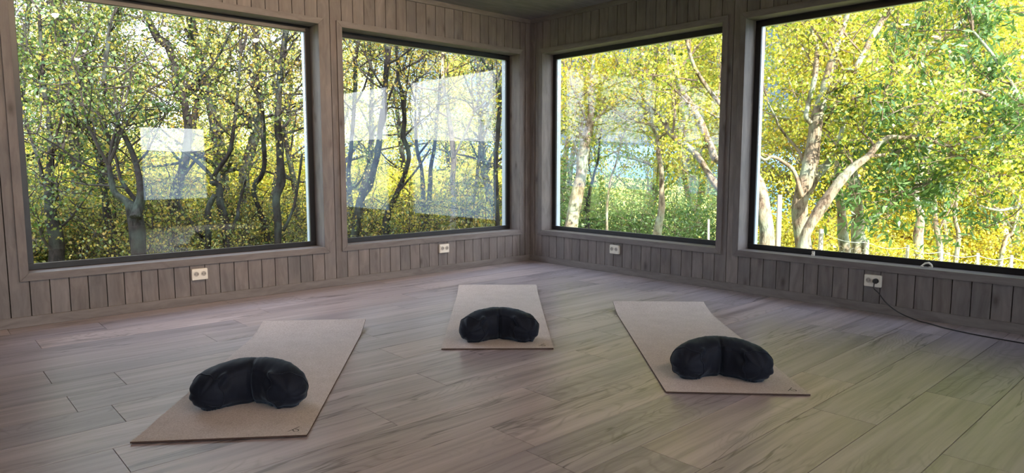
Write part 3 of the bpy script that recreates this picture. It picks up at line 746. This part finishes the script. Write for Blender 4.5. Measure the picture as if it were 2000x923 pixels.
px_tree([[(441,454,15),(433,398,15),(427,361,11),(413,353,9),(441,310,8),(452,282,7),(462,200,6),(470,110,5)],[(427,361,8),(392,320,7),(350,290,5)],[(450,457,7),(464,423,7),(466,405,6),(480,350,4)]], 8.8,
        'crooked dark trunk right of centre, lower part '+Lw, 'L', dens=4, zmin=1.3, cv=.6)
px_tree([[(523,471,12),(514,432,12),(503,398,9),(497,364,9),(512,339,9),(517,305,9),(514,265,9),(512,217,8),(506,175,7),(503,155,6),(500,62,5)],[(514,275,6),(495,240,6),(478,217,6),(447,195,6),(427,186,5),(388,175,5),(350,180,3)],[(506,175,4),(470,120,3)]], 9.6,
        'thin wavy dark trunk beside the straight mossy one '+Lw, 'L', dens=4, zmin=1.3, cv=.66)
px_tree([[(543,471,14),(543,432,14),(538,386,15),(548,353,15),(547,310,14),(544,248,13),(543,217,12),(545,161,12),(551,119,13),(559,62,11),(563,20,9)],[(544,248,4),(551,223,4),(565,195,4),(588,166,3),(610,140,3)],[(551,119,5),(575,80,4),(600,50,3)],[(554,451,6),(568,420,6),(579,381,5),(590,300,4)]], 9.0,
        'straight grey-green mossy trunk near the right edge '+Lw, 'L', dens=3, zmin=1.5, cv=.6)
# --- window 2
px_tree([[(696,441,16),(705,389,14),(722,360,14),(734,320,12),(739,284,12),(746,230,11),(753,177,10),(753,145,10),(758,93,13),(757,40,11)],[(753,177,5),(735,150,4),(715,110,3)]], 8.6, 'pale leaning trunk near the left side '+L2, 'L', dens=3, zmin=1.6, cv=.72)
px_tree([[(691,445,12),(684,380,8),(681,339,8),(686,284,8),(687,270,7),(692,206,8),(694,138,8),(700,80,6)],[(692,206,4),(712,170,4),(725,120,3)]], 9.8, 'thin dark trunk at the left edge '+L2, 'L', dens=5, zmin=1.6, cv=.72)
px_tree([[(755,444,16),(760,408,13),(774,379,10),(791,343,9),(798,308,9),(793,284,9),(786,265,11),(790,229,8),(785,184,9),(778,156,7),(776,115,6),(772,60,5)],[(760,190,5),(778,150,5),(797,129,5),(819,118,4),(850,90,3)],[(774,379,5),(815,330,4),(840,290,3)]], 8.9,
        'curving brown trunk forking low, left of centre '+L2, 'L', dens=4, zmin=1.6, cv=.68)
px_tree([[(824,444,9),(827,379,9),(824,331,7),(817,303,7),(813,272,6),(811,200,4)],[(817,303,4),(835,280,4),(850,262,3)]], 10.5, 'slender trunk in the middle '+L2, 'L', dens=3, zmin=1.6, cv=.62)
px_tree([[(832,444,11),(839,374,9),(842,320,8),(848,284,7),(856,207,6),(860,160,6),(868,100,4)]], 10.0, 'dark straight trunk beside the slender one '+L2, 'L', dens=3, zmin=1.6, cv=.6)
px_tree([[(882,441,14),(889,391,9),(884,355,10),(886,308,11),(880,240,9),(872,200,7),(863,147,7),(866,80,6)],[(886,308,5),(905,270,5),(925,220,4)]], 9.4, 'pale sunlit trunk right of centre '+L2, 'R', dens=3, zmin=1.6, cv=.62)
px_tree([[(919,439,11),(922,403,7),(929,367,6),(935,300,5),(940,230,4)],[(951,393,4),(945,350,4),(930,330,3)]], 11.0, 'dark thin trunk at lower right '+L2, 'L', dens=4, zmin=1.6, cv=.5)
px_tree([[(972,436,9),(970,379,9),(968,331,9),(972,260,9),(976,197,8),(970,161,8),(956,134,6),(942,115,6),(925,80,5)],[(970,161,4),(985,120,3)]], 9.2, 'trunk at the right edge '+L2, 'L', dens=4, zmin=1.6, cv=.6)
# --- window 3 / 4 : leaning tree behind the jamb between them
px_tree([[(1498,474,28),(1493,409,26),(1484,367,24,7.7),(1462,332,20,7.9),(1435,318,16,8.1),(1402,312,14,8.3),(1392,289,14,8.4),(1380,265,14,8.5),(1366,232,13,8.6),(1349,205,12,8.7),(1330,174,11,8.8),(1318,132,11,8.9),(1311,84,10,9.),(1306,40,8,9.1)],
         [(1487,385,16,7.65),(1440,392,14,7.9),(1397,360,13,8.2),(1371,315,12,8.4),(1342,286,12,8.7),(1309,260,10,9.),(1300,243,9,9.1),(1285,225,9,9.2),(1256,208,8,9.4),(1230,189,6,9.6),(1205,190,4,9.8)],[(1285,248,4,9.2),(1266,243,3,9.3),(1247,239,3,9.4),(1225,235,2,9.5)]], 7.6,
        'pale sloping tree whose limbs lean left across the window right of the corner', 'R', dens=5, zmin=1.5, cv=.55, tlen=.9)
px_tree([[(1116,439,26),(1125,393,25),(1137,339,22),(1137,308,24),(1144,272,20),(1151,241,15),(1154,213,13),(1156,155,8),(1160,100,6)],[(1140,290,8),(1134,263,7),(1138,227,6),(1130,170,4)],[(1144,272,8),(1159,239,7),(1175,222,6),(1200,190,4)],[(1126,350,7),(1129,310,6),(1122,270,4)]], 9.8,
        'pale mossy trunk at the left side '+R1, 'R', dens=8, zmin=1.55, cv=.78, tlen=1.1)
px_tree([[(1284,451,17),(1292,415,14),(1292,367,10),(1291,332,10),(1286,296,10),(1283,265,8),(1273,241,7),(1273,189,7),(1280,132,7),(1283,89,6)],[(1273,241,3),(1250,225,3),(1225,205,2)]], 10.0,
        'slim upright trunk in the middle '+R1, 'R', dens=5, zmin=1.4, cv=.5)
px_tree([[(1147,439,10),(1151,379,7),(1160,340,5),(1168,308,5),(1172,260,4)]], 11.5, 'thin dark trunk beside the pale mossy one '+R1, 'L', dens=2.5, zmin=.3, cv=.5, leaf=M['leaf_green'], tlen=.9, asp=.4, size=.07)
px_tree([[(1185,441,5),(1186,401,5),(1192,351,4),(1204,316,4),(1213,277,3)]], 10.5, 'thinnest crooked pale stem, left of centre '+R1, 'R', dens=2.5, zmin=.2, cv=.5, leaf=M['leaf_green'], tlen=.9, asp=.4, size=.07)
px_tree([[(1571,485,30),(1561,423,29),(1571,367,29),(1583,310,30),(1589,275,26),(1592,241,24),(1598,215,22),(1604,190,19),(1614,150,15),(1626,114,13),(1639,80,11),(1652,43,10),(1662,0,8)],
         [(1583,240,10),(1575,228,10),(1579,202,9),(1587,166,9),(1593,130,9),(1595,85,8),(1582,54,7),(1570,30,5)],
         [(1604,190,10),(1626,168,11),(1657,142,12),(1673,127,12),(1695,90,11),(1717,49,11),(1738,25,10),(1770,-20,8)],
         [(1566,385,10),(1552,336,8),(1526,313,7),(1507,306,6),(1488,310,6),(1450,262,7),(1405,203,8),(1390,184,9),(1373,158,9),(1354,127,7),(1342,84,6)],
         [(1575,335,8),(1560,296,6),(1538,268,5),(1521,246,5),(1514,228,4),(1500,200,3)],
         [(1578,375,20),(1592,347,19),(1611,325,16),(1633,305,13),(1667,292,10),(1700,288,8),(1740,275,6)]], 7.9,
        'large pale forked tree, the biggest trunk '+R2, 'R', dens=9, zmin=1.45, cv=.60, tlen=.95, tw=.33)
px_tree([[(1569,482,20),(1594,423,20),(1617,387,20),(1642,353,20),(1667,327,16),(1695,305,13),(1718,279,11),(1738,268,10),(1768,269,8),(1800,268,8),(1853,285,7),(1911,269,6),(1960,262,5),(2010,250,4)],[(1695,305,7),(1740,300,6),(1790,285,5),(1850,300,4)]], 7.5,
        'pale stem slanting right at the foot of the biggest tree '+R2, 'R', dens=8, zmin=1.05, cv=.55, tlen=.8)
px_tree([[(1650,482,21),(1645,423,16),(1639,375,15),(1636,325,12),(1640,280,9),(1655,220,8),(1690,185,8),(1735,160,8),(1767,135,8),(1800,104,9),(1823,85,9),(1854,62,8),(1882,37,7),(1920,10,5)],[(1823,85,5),(1834,56,5),(1857,31,5),(1888,22,4),(1930,-10,3)]], 8.8,
        'left of two dark twin trunks, mid '+R2[3:], 'R', dens=9, zmin=1.3, cv=.58, tlen=1.0)
px_tree([[(1676,485,25),(1673,423,22),(1670,367,24),(1666,330,16),(1672,280,12),(1690,240,9),(1720,200,6)],[(1664,446,8),(1695,429,8),(1738,400,9),(1768,381,9),(1800,360,6),(1840,345,4)]], 8.5,
        'right of two dark twin trunks, mid '+R2[3:], 'R', dens=7, zmin=1.0, cv=.45, tlen=1.0)
px_tree([[(1796,490,17),(1793,455,18),(1797,420,15),(1790,385,11),(1800,330,8),(1830,250,8),(1865,209,6),(1910,192,6),(1960,170,4)]], 10.2, 'dark trunk left of the thin cluster behind the fence', 'R', dens=10, zmin=.6, cv=.5)
px_tree([[(1838,497,11),(1829,449,10),(1825,402,9),(1815,340,6)]], 10.8, 'first thin trunk of the cluster behind the fence '+R2, 'R', dens=4, zmin=.3, cv=.5, leaf=M['leaf_green'], asp=.33, size=.08)
px_tree([[(1851,495,8),(1847,449,7),(1843,414,7),(1850,360,5)]], 11.4, 'narrowest trunk of the cluster behind the fence '+R2, 'R', dens=4, zmin=.3, cv=.5, leaf=M['leaf_green'], asp=.33, size=.08)
px_tree([[(1867,503,9),(1873,460,8),(1867,437,7),(1865,414,7),(1880,360,5),(1930,300,5),(1970,260,4)]], 10.6, 'pale wavy trunk of the cluster behind the fence '+R2, 'R', dens=5, zmin=.3, cv=.5, leaf=M['leaf_green'], asp=.30, size=.10)
px_tree([[(1952,514,9),(1964,466,7),(1979,449,6),(1990,380,5),(1985,300,5),(1930,186,6),(1900,160,4)],[(1985,300,5),(1995,200,5),(1989,124,5),(1975,60,4)],[(1979,449,4),(1940,400,3),(1900,380,3)]], 11.2, 'orange-tinged tree at the right edge '+R2, 'R', dens=10, zmin=.2, cv=.72)
px_tree([[(2060,560,26),(2070,440,24),(2050,330,20),(2010,240,14),(1950,200,9),(1890,175,7),(1830,200,5)],[(2050,330,12),(1990,340,9),(1930,345,7),(1880,335,5),(1830,350,4)],[(2060,380,10),(2000,400,7),(1950,410,5),(1910,400,4)],[(2020,260,9),(1985,180,8),(1940,110,6),(1900,60,5)]], 7.6,
        'near tree with long green leaves reaching in from the right '+R2, 'R', dens=5, zmin=.7, cv=.42, leaf=M['leaf_green'], asp=.27, size=.12, tlen=.8)

# --- generic trees: three of a kind each, copied through the woods behind
def gen_tree(seed, h, leafm, bark, tw, cv, size, asp, dens, spread, name='tree', low=1.2, parts=True):
    r = random.Random(seed); wood = MB(); tws = MB(); cl = []
    stems = r.choice([1,2,2])
    for s_ in range(stems):
        p = Vector((r.uniform(-.15,.15), r.uniform(-.15,.15), -.2)); d = Vector((r.uniform(-.25,.25), r.uniform(-.25,.25), 1)).normalized(); n = 11; pts = [p]; 
        for i in range(n):
            d = (d + Vector((r.gauss(0,.13), r.gauss(0,.13), .14))).normalized(); pts.append(pts[-1] + d*h/n)
        R0 = h*.012*r.uniform(.8,1.3); rad = [R0*(1.15-i/n) for i in range(n+1)]; wood.tube(pts, rad, 9, wob=.2)
        for i in range(2, n+1):
            if pts[i].z < low: continue
            for _ in range(3):
                b = rv(r, .5); b.z = abs(b.z)*.6; b.normalize(); ln = spread*(1.15 - .75*i/n)*r.uniform(.7,1.2)
                q = [pts[i]]; dd = b
                for _k in range(5): dd = (dd + rv(r,.3)*.22).normalized(); q.append(q[-1]+dd*ln/5)
                wood.tube(q, [rad[i]*.5*(1-.8*k_/5) for k_ in range(6)], 5, cap=False)
                for k_ in range(1,6):
                    for _m in range(2): twig(tws, cl, q[k_], (dd + rv(r)).normalized(), r.uniform(.35,.75), .006, r, 0, dens, cv + r.gauss(0,.08), .11)
    t = empty(name); wood.build('trunk', bark, t, smooth=True); tag(tws.build('brushwood', tw, t), kind='stuff'); leaf_mesh('foliage', cl, leafm, t, size, asp, seed); return t
def bush(seed, h, leafm, tw, cv, size, asp, dens):
    r = random.Random(seed); wood = MB(); cl = []
    for s_ in range(9):
        a = r.uniform(0, 2*PI); d = Vector((math.cos(a)*.5, math.sin(a)*.5, 1)).normalized(); twig(wood, cl, Vector((r.uniform(-.2,.2), r.uniform(-.2,.2), -.05)), d, h*r.uniform(.6,1.1), .014, r, 2, dens, cv, .10)
    t = empty('bush'); wood.build('stem_clump', tw, t); leaf_mesh('foliage', cl, leafm, t, size, asp, seed); return t
GL = [gen_tree(31, 7.5, M['leaf_left'], M['bark_left'], M['twig'], .55, .055, .75, 5, 1.7), gen_tree(32, 6.5, M['leaf_left'], M['bark_left'], M['twig'], .68, .055, .75, 5, 1.6), gen_tree(33, 8.2, M['leaf_left'], M['bark_left'], M['twig'], .45, .055, .75, 5, 1.8)]
GRt = [gen_tree(41, 7.5, M['leaf_right'], M['bark_right'], M['twig_pale'], .55, .06, .75, 10, 1.9), gen_tree(42, 6.8, M['leaf_right'], M['bark_right'], M['twig_pale'], .68, .06, .75, 10, 1.8), gen_tree(43, 7.2, M['leaf_green'], M['bark_right'], M['twig_pale'], .45, .10, .32, 8, 1.8)]
BU = [bush(51, 1.5, M['leaf_left'], M['twig'], .55, .055, .7, 5), bush(52, 1.5, M['leaf_right'], M['twig_pale'], .7, .055, .7, 6), bush(53, 1.4, M['leaf_green'], M['twig_pale'], .55, .07, .4, 5), bush(54, 1.7, M['leaf_left'], M['twig'], .62, .05, .75, 1.6)]
used = set()
def put(pr, px, D, label, group, s=1.0, cat='tree', r=rnd):
    o = pr if id(pr) not in used else copy_tree(pr); used.add(id(pr))
    p = CAM + (ray(px, 322) * D); x, y = p.x, p.y
    o.location = (x, y, gz(x, y)); o.rotation_euler = (0, 0, r.uniform(0, 6.28)); o.scale = (s*r.uniform(.9,1.1),)*2 + (s*r.uniform(.9,1.1),)
    tag(o, label, cat, group)
gl = 'gold and green trees in the woods behind the left-hand windows'
for i, (px, D) in enumerate([(-40,12),(60,14.5),(150,12.5),(235,17),(320,14),(455,14),(520,18),(600,15),(690,17),(790,20),(900,22),(985,15),(-10,22),(140,24),(400,27),(650,30)]):
    put(GL[i % 3], px, D, 'leafy gold and green tree in the woods behind the left-hand windows', gl, rnd.uniform(.85,1.15))
far = random.Random(77)
for i in range(22):
    put((GL[0], GRt[1], GL[1])[i % 3], -120 + i*54, far.uniform(30, 46), 'distant gold tree of the belt beyond the meadow, left-hand windows', 'distant belt of gold trees beyond the meadow', far.uniform(1.0,1.4), r=far)
for i, (x, y) in enumerate([(-9.5,3.2),(-8.2,5.8),(-11.5,5.5),(-13.5,8),(-10.5,9),(-15,4.5),(-16,10)]):  # trees added out of view to keep bright sky out of window reflections
    o = copy_tree(GL[i % 3]); o.location = (x, y, gz(x, y)); o.rotation_euler = (0,0,i*1.3); o.scale = (1,1,1); tag(o, 'leafy tree added out of view beside the house to block reflected sky', 'tree', 'out-of-view trees added to block reflected sky')
gr = 'sunlit yellow-green trees in the woods behind the right-hand windows'
for i, (px, D) in enumerate([(1100,17),(1240,16),(1350,20),(1440,13),(1500,16),(1545,12.5),(1610,14.5),(1680,12.5),(1740,13.5),(1800,13),(1850,15),(1900,12.5),(1960,13),(2020,12),(2060,15),(1700,18),(1870,19),(1980,18)]):
    k_ = i % 2 if px > 1410 else [1,0,2,0][i % 4]
    put(GRt[k_], px, D, 'leafy sunlit yellow-green tree in the woods behind the right-hand windows' if k_ < 2 else 'green tree with long narrow leaves in the woods behind the right-hand windows', gr if k_ < 2 else 'green long-leaved trees in the woods behind the right-hand windows', rnd.uniform(.85,1.1))
for i, (px, D) in enumerate([(60,8.6),(30,10),(180,11),(470,10.6),(730,10.6),(900,11)]):
    put(BU[0], px, D, 'low gold-green bush under the trees behind the left-hand windows', 'bushes under the trees behind the left-hand windows', rnd.uniform(.5,.8), 'bush')
ug = random.Random(15)
for i in range(14):
    put(BU[3], -20 + i*73 + ug.uniform(-12,12), ug.uniform(8.0, 11.5), 'sparse dark twiggy shrub between the trunks behind the left-hand windows', 'twiggy undergrowth behind the left-hand windows', ug.uniform(.5,.95), 'bush', ug)
thr = random.Random(5)
for i in range(26):
    px = -80 + i*43 + thr.uniform(-15,15)
    put(BU[1], px, thr.uniform(17, 30), 'tall gold-green thicket bush at the edge of the meadow, left-hand windows', 'thicket bushes at the edge of the meadow', thr.uniform(1.0,1.9), 'bush', thr)
for i, (px, D) in enumerate([(1130,12),(1240,12),(1350,11.5)]):
    put(BU[2], px, D, 'low green bush behind the window just right of the corner', 'bushes behind the window just right of the corner', rnd.uniform(.8,1.1), 'bush')
for i, (px, D) in enumerate([(1620,11.2),(1720,10.6),(1745,11.6),(1770,12),(1830,12.4),(1900,12),(1925,13),(1960,11.8),(2000,12.6)]):
    put(BU[1], px, D, 'low bright yellow bush behind the wire fence', 'yellow bushes behind the wire fence', rnd.uniform(.8,1.15), 'bush')

# ------------------------------------------------------------------ camera and view
cd = bpy.data.cameras.new('camera'); cam = bpy.data.objects.new('camera', cd); COL.objects.link(cam)
cd.sensor_fit = 'HORIZONTAL'; cd.sensor_width = 36; cd.lens = 36*F/2000; cd.clip_start = .05; cd.clip_end = 20000
from mathutils import Matrix
cam.matrix_world = Matrix(((RT.x, UP.x, -FWD.x, CAM.x), (RT.y, UP.y, -FWD.y, CAM.y), (RT.z, UP.z, -FWD.z, CAM.z), (0,0,0,1)))
SC.camera = cam
SC.view_settings.view_transform = 'Standard'; SC.view_settings.look = 'None'; SC.view_settings.exposure = 0.2; SC.view_settings.gamma = 1; SC.view_settings.use_curve_mapping = False
SC.cycles.use_denoising = True; SC.cycles.transparent_max_bounces = 24; SC.cycles.max_bounces = 10; SC.cycles.diffuse_bounces = 5; SC.cycles.sample_clamp_indirect = 8
